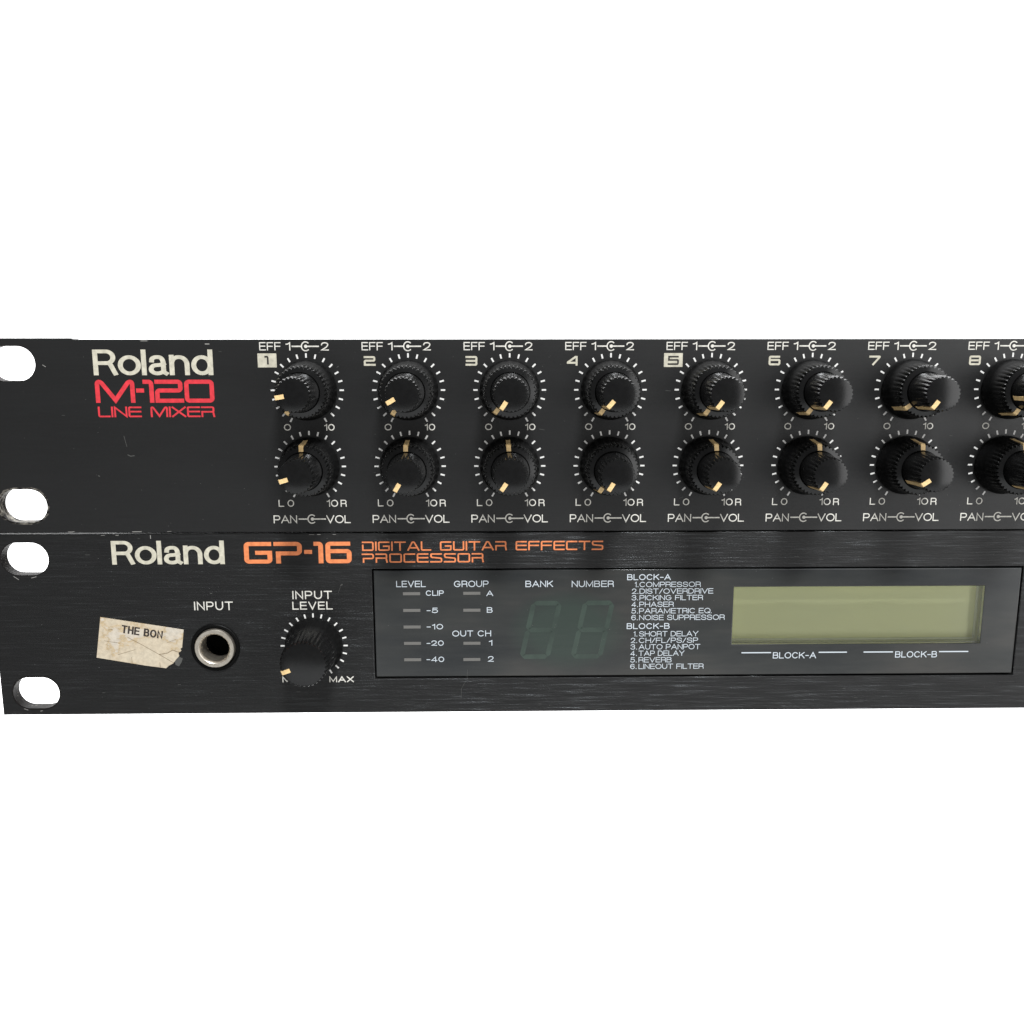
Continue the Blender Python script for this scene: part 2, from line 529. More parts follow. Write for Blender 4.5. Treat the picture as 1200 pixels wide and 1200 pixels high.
ROMAN = {  # heavy lower-case wordmark shapes
 'R': (.86, [([(0, 0), (0, 1), (.78, 1, -.30), (.78, .47, -.28), (0, .47)], 0), ([(.46, .47), (.62, .47, -.10), (.84, 0)], 0)]),
 'o': (.86, [([(0, 0, H5), (0, .74, H5), (.86, .74, H5), (.86, 0, H5)], 1)]),
 'l': (0, [([(0, 0), (0, 1)], 0)]),
 'a': (.74, [([(0.03, .585), (0.05, .74, .8, .4), (.62, .74, .4, .4), (.62, .06, -.06, -.04), (.74, .0)], 0), ([(.62, .44), (.46, .385, -.05), (-.02, .36, .5, .5), (-.02, 0, .5, .45), (.62, 0, .5, .6), (.62, .26)], 0)]),
 'n': (.66, [([(0, 0), (0, .76)], 0), ([(0, .42), (0, .74, .9, .45), (.66, .74, .5, .45), (.66, 0)], 0)]),
 'd': (.78, [([(0, 0, H5), (0, .74, H5), (.78, .74, H5), (.78, 0, H5)], 1), ([(.80, 0), (.80, 1)], 0)]),
}
FONTS = {'round': ROUND, 'square': SQUARE, 'roman': ROMAN}


def stroke_faces(path, closed, tx, tz, vs, fs, h):
    """ribbon of thickness tx (vertical strokes) / tz (horizontal strokes) round a centre line"""
    k = tx / tz
    P = [(x / k, z) for x, z in path]
    n = len(P)
    hw = tz / 2

    def un(a, b_):
        dx, dz = b_[0] - a[0], b_[1] - a[1]
        l = math.hypot(dx, dz) or 1
        return dx / l, dz / l
    if not closed:
        d = un(P[1], P[0])
        P[0] = (P[0][0] + d[0] * hw, P[0][1] + d[1] * hw)
        d = un(P[-2], P[-1])
        P[-1] = (P[-1][0] + d[0] * hw, P[-1][1] + d[1] * hw)
    base = len(vs)
    for i in range(n):
        if closed or 0 < i < n - 1:
            d0 = un(P[i - 1], P[i])
            d1 = un(P[i], P[(i + 1) % n])
        elif i == 0:
            d0 = d1 = un(P[0], P[1])
        else:
            d0 = d1 = un(P[-2], P[-1])
        nx, nz = -(d0[1] + d1[1]), d0[0] + d1[0]
        l = math.hypot(nx, nz)
        if l < 1e-6:
            nx, nz, l = -d0[1], d0[0], 1
        nx, nz = nx / l, nz / l
        c = max(0.45, nx * -d0[1] + nz * d0[0])
        o = hw / c
        hh = h + 0.0035 * i / n
        vs.append(((P[i][0] + nx * o) * k, -hh, P[i][1] + nz * o))
        vs.append(((P[i][0] - nx * o) * k, -hh, P[i][1] - nz * o))
    m_ = n if closed else n - 1
    for i in range(m_):
        j = (i + 1) % n
        fs.append((base + 2 * i, base + 2 * i + 1, base + 2 * j + 1, base + 2 * j))


def glyphs(text, font, x0, x1, z0, z1, t, tx=None, vs=None, fs=None, h=0.02, gap=None, xs=None):
    """fit text into the box x0..x1, z0..z1 with stroke t"""
    tx = tx or t
    F = FONTS[font]
    ht = (z1 - z0) - t
    if vs is None:
        vs, fs = [], []
    lay = []
    if xs:
        for ch, (a, b_) in zip(text, xs):
            wd = F[ch][0]
            s = ((b_ - a) - tx) / wd if wd > 0.02 else ht
            xo = a + tx / 2 if wd > 0.02 else (a + b_) / 2
            lay.append((ch, xo, s))
    else:
        g = (t / ht) + (gap if gap is not None else 0.20)
        tot, pos = 0, []
        for i, ch in enumerate(text):
            pos.append(tot)
            tot += F[ch][0] + (g if i < len(text) - 1 else 0)
        s = ((x1 - x0) - tx) / max(tot, 0.01)
        lay = [(ch, x0 + tx / 2 + p * s, s) for ch, p in zip(text, pos)]
    k = 0
    for ch, xo, s in lay:
        for path, closed in F[ch][1]:
            pp = rnd(path, bool(closed))
            pts = [(xo + x * s, z0 + t / 2 + z * ht) for x, z in pp]
            stroke_faces(pts, closed, tx, t, vs, fs, h + 0.004 * (k % 5))
            k += 1
    return vs, fs


def text(parent, s, x0, x1, z0, z1, t, mat, font='round', h=0.02, name='lettering', label=None, **kw):
    vs, fs = glyphs(s, font, x0, x1, z0, z1, t, h=h, **kw)
    cx, cz = (x0 + x1) / 2, (z0 + z1) / 2
    vs = [(x - cx, y, z - cz) for x, y, z in vs]
    return link(name, mesh(name, vs, fs), mat, parent, (cx, 0, cz), label)


# ------------------------------------------------------------------ the setting
bd = mesh('backdrop', [(-3000, 1000, -3000), (3000, 1000, -3000), (3000, 1000, 3000), (-3000, 1000, 3000),
                       (-3000, 1010, -3000), (3000, 1010, -3000), (3000, 1010, 3000), (-3000, 1010, 3000)],
          [(0, 1, 2, 3), (7, 6, 5, 4), (0, 4, 5, 1), (2, 6, 7, 3), (1, 5, 6, 2), (3, 7, 4, 0)])
link('backdrop', bd, M['backdrop'], kind='structure')

# ------------------------------------------------------------------ the two rack units
mixer = thing('rack_mixer', 'black rack line mixer with two rows of double knobs, red lettering, stacked on top', 'audio mixer')
proc = thing('effects_processor', 'black rack guitar effects processor with green display and orange lettering, underneath the mixer', 'effects processor')

RIGHT = 364.5
slots_up = [(-108.6, 38.9), (-108.75, 6.55)]
slots_lo = [(-109.55, -5.95), (-109.8, -38.7)]
SW, SH = 11.0, 7.8

loops = [[(-117.6, 0.18), (RIGHT, 0.18), (RIGHT, 44.22), (-94.2, 44.22), (-94.9, 44.5), (-117.6, 44.5)]]
loops += [stadium(x, z, SW, SH)[::-1] for x, z in slots_up]
link('front_panel', plate('front_panel', loops, 0, -3.0, 0.12), M['panel_upper'], mixer)
link('chassis', box_mesh('chassis', -92, RIGHT - 24, 1.2, 41.5, -200, -3.05), M['steel'], mixer)

WX0, WX1, WZ0, WZ1 = -29.25, 124.6, -35.75, -8.75       # window cut-out
JX, JZ = -66.65, -27.6
loops = [[(-118.1, -44.25), (RIGHT - .5, -44.25), (RIGHT - .5, -0.16), (-118.1, -0.16)]]
loops += [stadium(x, z, SW, SH)[::-1] for x, z in slots_lo]
loops += [[(WX0, WZ1), (WX1, WZ1), (WX1, WZ0), (WX0, WZ0)], circle(JX, JZ, 5.0)[::-1]]
link('front_panel', plate('front_panel_lower', loops, 0, -3.0, 0.2), M['panel_lower'], proc)
link('chassis', box_mesh('chassis', -92, RIGHT - 24, -41.5, -1.2, -200, -6.5), M['steel'], proc)


# linings of the rack slots, scuffed by screws
def slot_lining(parent, x, z, mat, rim, jag):
    vs, fs = [], []
    inner = stadium(x, z, SW - 0.06, SH - 0.06, 20)
    outer = stadium(x, z, SW + rim * 2, SH + rim * 2, 20, jag)
    n = len(inner)
    for (a, b_) in inner:
        vs.append((a - x, 2.98, b_ - z))
    for (a, b_) in inner:
        vs.append((a - x, 0.05, b_ - z))
    for i, (a, b_) in enumerate(inner):
        vs.append((a - x, -0.025, b_ - z))
    for (a, b_) in outer:
        vs.append((a - x, -0.012, b_ - z))
    for k in range(3):
        for i in range(n):
            j = (i + 1) % n
            fs.append((k * n + i, k * n + j, (k + 1) * n + j, (k + 1) * n + i))
    link('slot_lining', mesh('slot_lining', vs, fs), mat, parent, (x, 0, z))


slot_lining(mixer, *slots_up[0], M['worn_light'], 0.15, 0.05)
slot_lining(mixer, *slots_up[1], M['worn'], 0.45, 0.14)
slot_lining(proc, *slots_lo[0], M['worn_light'], 0.22, 0.08)
slot_lining(proc, *slots_lo[1], M['worn_light'], 0.35, 0.10)

# ------------------------------------------------------------------ knobs
# outer ring knob (prof r,h), ribs fade in above the skirt
op = [(6.60, 0.10), (6.76, 0.35), (6.78, 0.9), (6.66, 1.3), (6.45, 1.9), (6.28, 2.8), (6.12, 3.8), (6.00, 5.0), (5.86, 7.0), (5.78, 8.05), (5.64, 8.26), (5.04, 8.44), (4.40, 8.62), (4.32, 8.50), (4.30, 7.5)]
od = [0, 0, 0, 0, 0, 0.0, 0.0, 0.07, 0.27, 0.46, 0.46, 0, 0, 0, 0]
ip = [(4.24, 7.5), (4.24, 8.6), (4.18, 9.8), (4.06, 11.2), (3.96, 12.6), (3.86, 15.0), (3.80, 16.3), (3.68, 16.58), (3.20, 16.70), (1.5, 16.86), (0.4, 16.90)]
idp = [0, 0, 0, 0.0, 0.06, 0.24, 0.36, 0.34, 0, 0, 0]
sp_ = [(6.60, 0.10), (6.76, 0.35), (6.78, 0.9), (6.65, 1.35), (6.40, 2.2), (6.20, 3.2), (5.86, 6.5), (5.60, 9.5), (5.44, 12.6), (5.30, 13.3), (5.14, 13.58), (4.66, 13.69), (2.2, 13.90), (0.5, 13.95)]
sd = [0, 0, 0, 0, 0.0, 0.02, 0.10, 0.18, 0.30, 0.34, 0.32, 0, 0, 0]
outer_me = lathe('outer_knob', op, 38 * 8, True, 38, od)
inner_me = lathe('inner_knob', ip, 26 * 8, True, 26, idp)
single_me = lathe('single_knob', sp_, 32 * 8, True, 32, sd)


def pointer_mesh(name, prof, wdt, lift=0.06, thick=0.5):
    """stripe that runs up the side (along prof) and in over the rim; at angle 0 (+x)"""
    vs, fs = [], []
    n = len(prof)
    for k, (r, h) in enumerate(prof):
        a = prof[max(0, k - 1)]
        c = prof[min(n - 1, k + 1)]
        dr, dh = c[0] - a[0], c[1] - a[1]
        l = math.hypot(dr, dh)
        nr, nh = dh / l, -dr / l                       # outward normal in (r, h)
        for s in (-1, 1):
            vs.append((r + nr * lift, -(h + nh * lift), s * wdt / 2))
            vs.append((r - nr * thick, -(h - nh * thick), s * wdt / 2))
    for k in range(n - 1):
        a, c = 4 * k, 4 * (k + 1)
        fs += [(a, a + 2, c + 2, c), (a + 1, c + 1, c + 3, a + 3), (a, c, c + 1, a + 1), (a + 2, a + 3, c + 3, c + 2)]
    fs += [(0, 1, 3, 2), (4 * n - 4, 4 * n - 2, 4 * n - 1, 4 * n - 3)]
    me = mesh(name, vs, fs)
    return me


optr = pointer_mesh('outer_pointer', [(6.30, 2.2), (6.20, 3.0), (5.98, 5.0), (5.86, 7.2), (5.78, 8.05), (5.62, 8.27), (4.80, 8.52), (4.42, 8.61)], 1.0)
iptr = pointer_mesh('inner_pointer', [(4.15, 9.3), (4.02, 11.4), (3.94, 13.2), (3.86, 15.2), (3.80, 16.30), (3.66, 16.59), (3.0, 16.70), (1.75, 16.83)], 0.95)
sptr = pointer_mesh('single_pointer', [(6.10, 3.4), (5.80, 6.5), (5.60, 9.5), (5.44, 12.6), (5.30, 13.32), (5.12, 13.59), (4.4, 13.72), (3.15, 13.82)], 0.95)


def turn(o, deg):
    o.rotation_euler = (0, -math.radians(deg), 0)      # counter-clockwise seen from the front
    return o


def dual_knob(x, z, a_out, a_in):
    k = link('knob', outer_me, M['knob'], mixer, (x, 0, z))
    turn(k, a_out)
    turn(link('pointer', optr, M['gold'], k), 0)
    i = turn(link('inner_knob', inner_me, M['knob'], k), a_in - a_out)
    turn(link('pointer', iptr, M['gold'], k), a_in - a_out)
    return k


def ticks(parent, x, z, r0, r1, wd=0.37):
    vs, fs = [], []
    for i in range(-10, 11):
        a = PI / 2 + math.radians(15 * i)
        c, s = math.cos(a), math.sin(a)
        b0 = len(vs)
        for r, q in ((r0, -1), (r1, -1), (r1, 1), (r0, 1)):
            vs.append((r * c - q * s * wd / 2, -0.02, r * s + q * c * wd / 2))
        fs.append((b0 + 3, b0 + 2, b0 + 1, b0) if False else (b0, b0 + 1, b0 + 2, b0 + 3))
    link('dial_scale', mesh('dial_scale', vs, fs), M['tick'], parent, (x, 0, z))


def coaxial_mark(vs, fs, x0, x1, xc, zc, rx, rz, t, xd):
    """line - C with a dot - line"""
    stroke_faces([(x0 + t / 2, zc), (xc - rx + t * .3, zc)], 0, t, t, vs, fs, 0.020)
    stroke_faces([(xd, zc), (x1 - t / 2, zc)], 0, t, t, vs, fs, 0.024)
    stroke_faces(arc(xc, zc, rx - .11, rz - .11, 50, 310), 0, .25, .25, vs, fs, 0.028)
    b0 = len(vs)
    n = 20
    for i in range(n):
        vs.append((xd + 0.38 * math.cos(2 * PI * i / n), -0.032, zc + 0.38 * math.sin(2 * PI * i / n)))
    fs.append(tuple(range(b0, b0 + n)))


X0, PITCH = -42.67, 22.864
ZT, ZB = 32.88, 15.51
outer_top = [236, 239, 234, 237, 240, 237, 221, 241, 238]
inner_top = [190, 210, 237, 230, 235, 235, 236, 199, 236]
outer_bot = [93, 92, 94, 238, 91, 90, 88, 88, 90]
inner_bot = [197, 239, 237, 239, 237, 239, 216, 240, 238]

vs, fs = glyphs('EFF', 'round', -10.36, -5.57, 41.77, 43.59, 0.23, gap=.16)
glyphs('1', 'round', -4.44, -3.42, 41.75, 43.58, 0.25, vs=vs, fs=fs)
glyphs('2', 'round', 3.41, 5.12, 41.73, 43.58, 0.25, vs=vs, fs=fs)
coaxial_mark(vs, fs, -3.13, 2.98, -0.02, 42.66, 1.02, 1.10, 0.30, 0.02)
eff_me = mesh('effect_lettering', vs, fs)
vs, fs = glyphs('0', 'round', -5.64, -4.03, 23.77, 25.26, 0.22)
glyphs('10', 'round', 3.52, 5.86, 23.75, 25.24, 0.22, vs=vs, fs=fs, gap=.10)
num_me = mesh('scale_numbers', vs, fs)
vs, fs = glyphs('L', 'round', -7.61, -6.38, 6.17, 7.79, 0.22)
glyphs('0', 'round', -5.55, -4.04, 6.17, 7.78, 0.22, vs=vs, fs=fs)
glyphs('10', 'round', 3.47, 6.07, 6.13, 7.75, 0.22, vs=vs, fs=fs, gap=.10)
glyphs('R', 'round', 6.66, 8.05, 6.12, 7.74, 0.22, vs=vs, fs=fs)
num2_me = mesh('scale_numbers_lower', vs, fs)
vs, fs = glyphs('PAN', 'round', -8.92, -3.51, 2.28, 4.14, 0.23, gap=.10)
glyphs('VOL', 'round', 3.24, 8.82, 2.27, 4.12, 0.23, vs=vs, fs=fs, gap=.10)
coaxial_mark(vs, fs, -3.15, 3.15, -0.08, 3.25, 1.02, 1.10, 0.30, 0.02)
pan_me = mesh('pan_lettering', vs, fs)

for i in range(9):
    x = X0 + PITCH * i
    dual_knob(x, ZT, outer_top[i], inner_top[i])
    dual_knob(x, ZB, outer_bot[i], inner_bot[i])
    ticks(mixer, x, ZT, 7.27, 8.25)
    ticks(mixer, x, ZB, 7.20, 8.18)
    link('lettering', eff_me, M['white'], mixer, (x, 0, 0))
    link('lettering', num_me, M['white'], mixer, (x, 0, 0))
    link('lettering', num2_me, M['white'], mixer, (x, 0, 0))
    link('lettering', pan_me, M['white'], mixer, (x, 0, 0))
    ch = str(i + 1)
    if ch in '159':
        link('number_box', mesh('number_box', [(-10.86, -.015, 38.0), (-6.62, -.015, 38.0), (-6.62, -.015, 41.1), (-10.86, -.015, 41.1)], [(0, 1, 2, 3)]), M['logo'], mixer, (x, 0, 0))
        if ch == '1':
            text(mixer, '1', x - 9.31, x - 8.38, 38.65, 40.57, 0.40, M['box_ink'], 'square', h=0.03, name='channel_number')
        elif ch == '5':
            text(mixer, '5', x - 10.01, x - 7.47, 38.45, 40.48, 0.38, M['box_ink'], 'square', h=0.03, name='channel_number')
    else:
        text(mixer, ch, x - 9.95, x - 7.28, 38.33, 40.48, 0.44, M['logo'], 'square', name='channel_number')

# input level knob on the lower unit
KX, KZ = -43.4, -27.35
k = turn(link('knob', single_me, M['knob'], proc, (KX, 0, KZ)), 202)
link('pointer', sptr, M['gold'], k)
ticks(proc, KX, KZ, 6.95, 7.95)

# ------------------------------------------------------------------ large lettering
def xr(pairs, x0, x1):
    a, b_ = pairs[0][0], pairs[-1][1]
    k_ = (x1 - x0) / (b_ - a)
    return [(x0 + (p - a) * k_, x0 + (q - a) * k_) for p, q in pairs]


rol = [(67, 283), (284, 487), (487, 540), (557, 727), (737, 915), (930, 1118)]
text(mixer, 'Roland', -90.29, -63.64, 36.30, 41.99, 0.82, M['logo'], 'roman', tx=1.10, xs=xr(rol, -90.29, -63.64), label='cream wordmark lettering')
text(proc, 'Roland', -89.47, -63.46, -7.37, -1.75, 0.82, M['logo'], 'roman', tx=1.08, xs=xr(rol, -89.47, -63.46), label='cream wordmark lettering')
m120 = [(88, 435), (447, 517), (508, 602), (612, 864), (872, 1133)]
text(mixer, 'M-120', -90.26, -63.62, 30.13, 35.29, 0.92, M['red'], 'square', tx=1.0, xs=xr(m120, -90.26, -63.62), label='large red model lettering')
text(mixer, 'LINE MIXER', -90.0, -63.69, 26.88, 29.28, 0.36, M['red'], 'square', tx=.42, gap=.10, label='small red lettering')
gp = [(50, 312), (328, 592), (612, 686), (702, 790), (812, 1055)]
text(proc, 'GP-16', -58.82, -33.86, -7.28, -2.14, 0.95, M['orange'], 'square', tx=1.12, xs=xr(gp, -58.82, -33.86), label='large orange model lettering')
text(proc, 'DIGITAL GUITAR EFFECTS', -31.39, 24.91, -4.36, -2.15, 0.33, M['orange'], 'square', tx=.36, gap=.16, label='upper line of small orange lettering')
text(proc, 'PROCESSOR', -31.51, -3.03, -7.21, -5.0, 0.33, M['orange'], 'square', tx=.36, gap=.16, label='lower line of small orange lettering')

W = M['white']
text(proc, 'INPUT', -71.15, -62.07, -18.49, -16.41, 0.27, W)
text(proc, 'INPUT', -48.04, -38.77, -15.91, -13.92, 0.27, W)
text(proc, 'LEVEL', -48.15, -38.74, -18.47, -16.53, 0.27, W)
text(proc, 'MAX', -40.1, -34.28, -36.5, -35.02, 0.25, W, gap=.12)
text(proc, 'MIN', -51.27, -46.4, -36.46, -34.98, 0.25, W, gap=.12)

# ------------------------------------------------------------------ display window
g_ = 0.38
LX0, LX1, LZ0, LZ1 = 56.05, 115.8, -27.62, -13.5
loops = [[(WX0 + g_, WZ0 + .5), (WX1 - g_, WZ0 + .5), (WX1 - g_, WZ1 - g_), (WX0 + g_, WZ1 - g_)],
         [(LX0, LZ1), (LX1, LZ1), (LX1, LZ0), (LX0, LZ0)]]
win = link('display_window', plate('display_window', loops, -0.02, -3.0, 0.2), M['film'], proc)
link('recess', box_mesh('window_recess', WX0 - 2, WX1 + 2, WZ0 - 2, WZ1 + 2, -6.3, -4.2), M['hole'], win)
# lcd: stepped rim and reflective panel behind a clear pane
def ring(name, x0, x1, z0, z1, t, h0, h1):
    return plate(name, [[(x0 - 0, z0 - 0), (x1 + 0, z0), (x1, z1), (x0, z1)], [(x0 + t, z1 - t), (x1 - t, z1 - t), (x1 - t, z0 + t), (x0 + t, z0 + t)]], h1, h0)
lcd = link('lcd_screen', box_mesh('lcd_screen', LX0 - 1, LX1 + 1, LZ0 - 1, LZ1 + 1, -4.1, -3.05), M['lcd'], proc, label='pale green blank screen')
link('screen_rim', ring('screen_rim', LX0 - .0, LX1 + .0, LZ0, LZ1, 0.10, -3.04, -1.2), M['wall'], lcd)
link('screen_rim', ring('inner_screen_rim', LX0 + .1, LX1 - .1, LZ0 + .1, LZ1 - .1, 0.45, -3.045, -2.7), M['wall2'], lcd)
link('screen_pane', box_mesh('screen_pane', LX0 + .01, LX1 - .01, LZ0 + .01, LZ1 - .01, -1.1, -0.06), M['pane'], lcd)

C = M['cool']
for x0, z0 in ((-22.1, -15.09), (-22.12, -19.16), (-22.12, -23.24), (-22.1, -27.28), (-22.14, -31.35), (-7.93, -15.06), (-7.95, -19.19), (-8.0, -27.34), (-8.05, -31.38)):
    link('indicator_light', box_mesh('indicator_light', 0, 4.03, 0, 0.72, -0.3, 0.03), M['led'], win, (x0, 0, z0))
T = [('LEVEL', -23.64, -16.74, -13.12, -11.60), ('CLIP', -16.73, -12.52, -15.25, -13.95), ('-5', -16.6, -13.95, -19.47, -18.17), ('-10', -16.67, -12.79, -23.48, -22.16),
     ('-20', -16.74, -12.69, -27.54, -26.23), ('-40', -16.81, -12.64, -31.58, -30.26), ('GROUP', -10.09, -1.97, -13.17, -11.64), ('A', -2.48, -0.87, -15.4, -14.05),
     ('B', -2.4, -1.05, -19.46, -18.11), ('OUT CH', -10.63, -1.42, -25.28, -23.81), ('1', -1.94, -1.15, -27.58, -26.22), ('2', -2.2, -0.84, -31.60, -30.20),
     ('BANK', 6.72, 13.19, -13.25, -11.72), ('NUMBER', 17.62, 27.54, -13.30, -11.78)]
for s, a, b_, c, d in T:
    text(win, s, a, b_, c, d, 0.19, C, gap=.14)
lines = [('BLOCK-A', None, 30.67, 40.98, -11.68, -10.25), ('1.', 'COMPRESSOR', 33.63, 48.11, -13.40, -12.12), ('2.', 'DIST/OVERDRIVE', 33.67, 51.12, -15.03, -13.75),
         ('3.', 'PICKING FILTER', 33.71, 48.75, -16.62, -15.35), ('4.', 'PHASER', 33.69, 41.85, -18.25, -16.97), ('5.', 'PARAMETRIC EQ.', 33.68, 50.95, -19.85, -18.57),
         ('6.', 'NOISE SUPPRESSOR', 33.72, 54.09, -21.50, -20.2), ('BLOCK-B', None, 30.82, 41.03, -23.67, -22.23), ('1.', 'SHORT DELAY', 33.81, 47.94, -25.53, -24.23),
         ('2.', 'CH/FL/PS/SP', 33.79, 47.93, -27.15, -25.86), ('3.', 'AUTO PANPOT', 33.79, 48.5, -28.77, -27.47), ('4.', 'TAP DELAY', 33.78, 44.77, -30.37, -29.07),
         ('5.', 'REVERB', 33.82, 41.75, -32.0, -30.70), ('6.', 'LINEOUT FILTER', 33.86, 49.49, -33.65, -32.36)]
for n_, s, a, b_, c, d in lines:
    if s is None:
        text(win, n_, a, b_, c, d, 0.20, C, gap=.14)
    else:
        vs, fs = glyphs(s, 'round', a, b_, c, d, 0.15, gap=.10)
        wn = 0.40 if n_ == '1.' else 1.06
        glyphs(n_[0], 'round', 32.92 - wn, 32.92, c, d, 0.15, vs=vs, fs=fs)
        stroke_faces([(33.28, c + .10), (33.28, c + .11)], 0, .19, .19, vs, fs, .02)
        link('lettering', mesh('lettering', vs, fs), C, win)
for s, a, b_, c, d in (('BLOCK-A', 66.06, 76.48, -31.2, -29.65), ('BLOCK-B', 95.54, 105.66, -31.15, -29.6)):
    vs, fs = glyphs(s, 'round', a, b_, c, d, 0.20, gap=.14)
    l0, l1, r0, r1 = (58.49, 65.59, 77.06, 83.85) if s[-1] == 'A' else (87.88, 94.97, 106.1, 113.17)
    stroke_faces([(l0 + .13, -29.73), (l1 - .13, -29.73)], 0, .28, .28, vs, fs, .02)
    stroke_faces([(r0 + .13, -29.73), (r1 - .13, -29.73)], 0, .28, .28, vs, fs, .02)
    link('lettering', mesh('lettering', vs, fs), C, win)

# two unlit seven-segment digits behind the film, each segment its own part
def segment(p, q, wd):
    dx, dz = q[0] - p[0], q[1] - p[1]
    l = math.hypot(dx, dz)
    ux, uz = dx / l, dz / l
    nx, nz = -uz, ux
    g2 = 0.02
    p = (p[0] + ux * g2, p[1] + uz * g2)
    q = (q[0] - ux * g2, q[1] - uz * g2)
    k_ = wd / 2
    pts = [p, (p[0] + ux * k_ + nx * k_, p[1] + uz * k_ + nz * k_), (q[0] - ux * k_ + nx * k_, q[1] - uz * k_ + nz * k_), q,
           (q[0] - ux * k_ - nx * k_, q[1] - uz * k_ - nz * k_), (p[0] + ux * k_ - nx * k_, p[1] + uz * k_ - nz * k_)]
    vs = [(x, -0.0, z) for x, z in pts] + [(x, 0.2, z) for x, z in pts]
    fs = [(5, 4, 3, 2, 1, 0)] + [(i, (i + 1) % 6, 6 + (i + 1) % 6, 6 + i) for i in range(6)]
    link('display_segment', mesh('display_segment', vs, fs), M['seg'], win, (0, 0, 0))
for bl, tl, wdt in (((5.9, -30.4), (8.7, -17.2), 6.1), ((18.1, -30.4), (20.9, -17.2), 6.4)):
    ml = ((bl[0] + tl[0]) / 2, (bl[1] + tl[1]) / 2)
    P6 = [tl, ml, bl]
    Q6 = [(p[0] + wdt, p[1]) for p in P6]
    for k_ in range(3):
        segment(P6[k_], Q6[k_], 1.15)
    for a, b_ in ((0, 1), (1, 2)):
        segment(P6[a], P6[b_], 1.15)
        segment(Q6[a], Q6[b_], 1.15)

# ------------------------------------------------------------------ input jack
nut = lathe('jack_washer', [(5.85, 0.0), (5.85, 0.35), (5.6, 0.55), (4.95, 0.55), (4.9, -2.5)], 64)
# drop the cap of the lathe (the washer is open)
def lathe_open(name, prof, n):
    vs, fs = [], []
    for r, h in prof:
        for i in range(n):
            a = 2 * PI * i / n
            vs.append((r * math.cos(a), -h, r * math.sin(a)))
    for k_ in range(len(prof) - 1):
        for i in range(n):
            j = (i + 1) % n
            fs.append((k_ * n + i, k_ * n + j, (k_ + 1) * n + j, (k_ + 1) * n + i))
    me = mesh(name, vs, fs)
    me.shade_smooth()
    me.set_sharp_from_angle(angle=math.radians(35))
    return me
nut = lathe_open('jack_washer', [(5.75, 0.01), (5.75, 0.30), (5.55, 0.48), (5.0, 0.48), (4.92, 0.1), (4.92, -2.8)], 72)
jack = link('input_jack', nut, M['jackblack'], proc, (JX, 0, JZ))
link('sleeve', lathe_open('jack_sleeve', [(4.72, -2.8), (4.72, 0.95), (4.55, 1.2), (3.75, 1.2), (3.5, 1.0), (3.22, 0.3), (3.2, -3.4)], 72), M['nickel'], jack)
link('bore', lathe_open('jack_bore', [(3.22, -3.38), (3.22, -5.8), (0.01, -5.85)], 48), M['hole'], jack)

# ------------------------------------------------------------------ torn sticker
ST = [(-93.18, -20.01), (-73.95, -23.2), (-74.55, -27.6), (-75.0, -27.9), (-74.75, -28.35), (-75.5, -28.9), (-75.35, -29.7), (-76.2, -30.6), (-76.9, -31.5), (-78.0, -32.1), (-78.62, -32.7), (-83.5, -32.0), (-94.83, -29.95)]
SC = (-84.3, -26.4)
lp = [(x - SC[0], z - SC[1]) for x, z in ST][::-1]
stk = link('price_sticker', plate('price_sticker', [lp], 0.14, 0.0, 0), M['paper'], proc, (SC[0], 0, SC[1]), label='torn yellowed paper sticker')
fl = [(-76.6, -30.4), (-75.4, -29.9), (-74.6, -30.3), (-74.9, -31.2), (-75.6, -32.3), (-76.4, -31.9)]
link('torn_paper_residue', mesh('torn_paper_residue', [(x, -.03, z) for x, z in fl], [tuple(range(6))]), M['faint'], proc)
ang = math.atan2(-3.19, 19.2)
vs, fs = glyphs('THE BON', 'round', 0, 9.7, 0, 1.95, 0.34, tx=.42, gap=.26)
ca, sa = math.cos(ang), math.sin(ang)
vs = [(x * ca - (z + 0) * sa, y, x * sa + z * ca) for x, y, z in vs]
link('lettering', mesh('sticker_lettering', vs, fs), M['dark_print'], stk, (-88.6 - SC[0], -0.135, -23.85 - SC[1]))
M['crease'] = plain('paper_crease', (0.16, 0.11, 0.06), 0.8)
def px_s(x, y):       # position on the sticker from its own left/top, in mm
    return (-96.4 + x * 0.0327 - SC[0], -18.1 - y * 0.0333 - SC[1] + 0.0035 * 0)
vs, fs = [], []
for pth, wd in (([(280, 205), (380, 262), (500, 335), (600, 398)], .10), ([(500, 335), (560, 325), (600, 303), (632, 317), (650, 318)], .13), ([(115, 232), (225, 250)], .08),
                ([(205, 335), (330, 298)], .08), ([(300, 355), (302, 395)], .08), ([(500, 395), (503, 430)], .08), ([(150, 152), (178, 150)], .13), ([(430, 140), (428, 170)], .07), ([(560, 250), (625, 225)], .07)):
    stroke_faces([px_s(*p) for p in pth], 0, wd, wd, vs, fs, 0.15)
link('crease', mesh('crease', vs, fs), M['crease'], stk, kind='stuff')

# ------------------------------------------------------------------ wear: nicks, dust, a hair
def marks(parent, name, items, mat):
    vs, fs = [], []
    for pth, wd in items:
        stroke_faces(pth, 0, wd, wd, vs, fs, 0.02)
    link(name, mesh(name, vs, fs), mat, parent, kind='stuff')

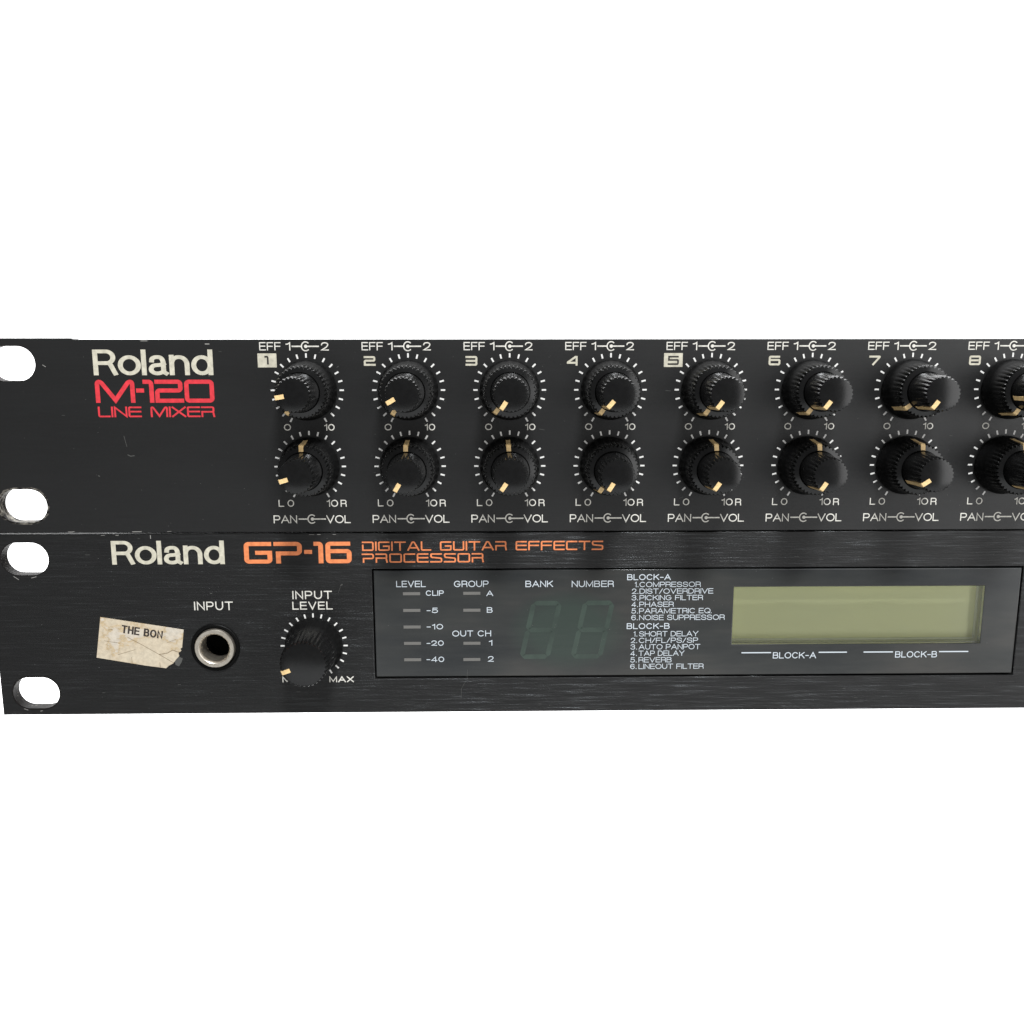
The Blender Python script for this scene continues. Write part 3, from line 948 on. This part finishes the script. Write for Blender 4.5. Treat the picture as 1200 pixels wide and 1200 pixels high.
r_ = random.Random(3)
up = [([(-101.5, 38.6), (-100.9, 38.2)], .12)]
for _ in range(6):
    x = r_.uniform(-108, -70)
    up.append(([(x, 0.42), (x + r_.uniform(.2, 1.6), 0.42 + r_.uniform(-.08, .1))], r_.uniform(.06, .16)))
up += [([(-79.3, 43.9), (-77.9, 43.9)], .15), ([(-65, 43.2), (-64.2, 43.2)], .2)]
marks(mixer, 'paint_chips', up, M['scratch'])
fa = [([(-84.6, 22.6), (-84.1, 20.2)], .10), ([(-84.0, 18.3), (-83.4, 18.0), (-82.6, 18.1)], .18), ([(-91, 13.5), (-90.8, 13.4)], .2), ([(-25.0, 16), (-24.5, 15)], .08),
      ([(38.5, 32.7), (39.6, 32.6)], .09), ([(43, 27.8), (43.8, 28.0)], .14), ([(9.8, 24), (11, 23.8)], .08)]
for _ in range(26):
    x, z = r_.uniform(-112, 118), r_.uniform(1, 43)
    a = r_.uniform(-.5, .5)
    l = r_.uniform(.1, .9)
    fa.append(([(x, z), (x + l * math.cos(a), z + l * math.sin(a))], r_.uniform(.05, .10)))
marks(mixer, 'surface_scuffs', fa, M['faint'])
lo = []
for _ in range(5):
    x = r_.uniform(-100, -30)
    lo.append(([(x, -0.42), (x + r_.uniform(.2, 1.3), -0.42)], r_.uniform(.06, .14)))
lo += [([(-80.2, -0.5), (-80.2, -1.2)], .16), ([(-112.5, -10.1), (-111.4, -10.9)], .12), ([(-108.4, -10.5), (-107.3, -10.2)], .12), ([(-113, -42.7), (-112.2, -43.0)], .12), ([(-109.2, -43.3), (-108.8, -43.2)], .14)]
marks(proc, 'paint_chips', lo, M['scratch'])
hair = [([(-7.1, -33.6), (-7.2, -35.9), (-8.6, -38.3), (-8.7, -40.8)], .06), ([(-36.6, -12.6), (-36.3, -12.4)], .2), ([(-37.3, -14.5), (-36.7, -12.9)], .05), ([(-67.2, -14.4), (-66.8, -14.4)], .16)]
for _ in range(24):
    x, z = r_.uniform(-112, 118), r_.choice([r_.uniform(-8, -1), r_.uniform(-43, -36.5)])
    l = r_.uniform(.1, 1.1)
    hair.append(([(x, z), (x + l, z + r_.uniform(-.05, .05))], r_.uniform(.05, .09)))
marks(proc, 'surface_scuffs', hair, M['faint'])

# dust that has settled on both faces
for parent, z0, z1, n_ in ((mixer, 1.0, 43.5, 150), (proc, -43.5, -1.0, 170)):
    vs, fs = [], []
    for _ in range(n_):
        x, z, r = r_.uniform(-116, 122), r_.uniform(z0, z1), r_.uniform(.03, .085)
        b0 = len(vs)
        vs += [(x + r * math.cos(a), -.035, z + r * r_.uniform(.5, 1.1) * math.sin(a)) for a in (0.3, 1.6, 2.7, 4.0, 5.2)]
        fs.append(tuple(range(b0, b0 + 5)))
    link('dust', mesh('dust', vs, fs), M['dust'], parent, kind='stuff')
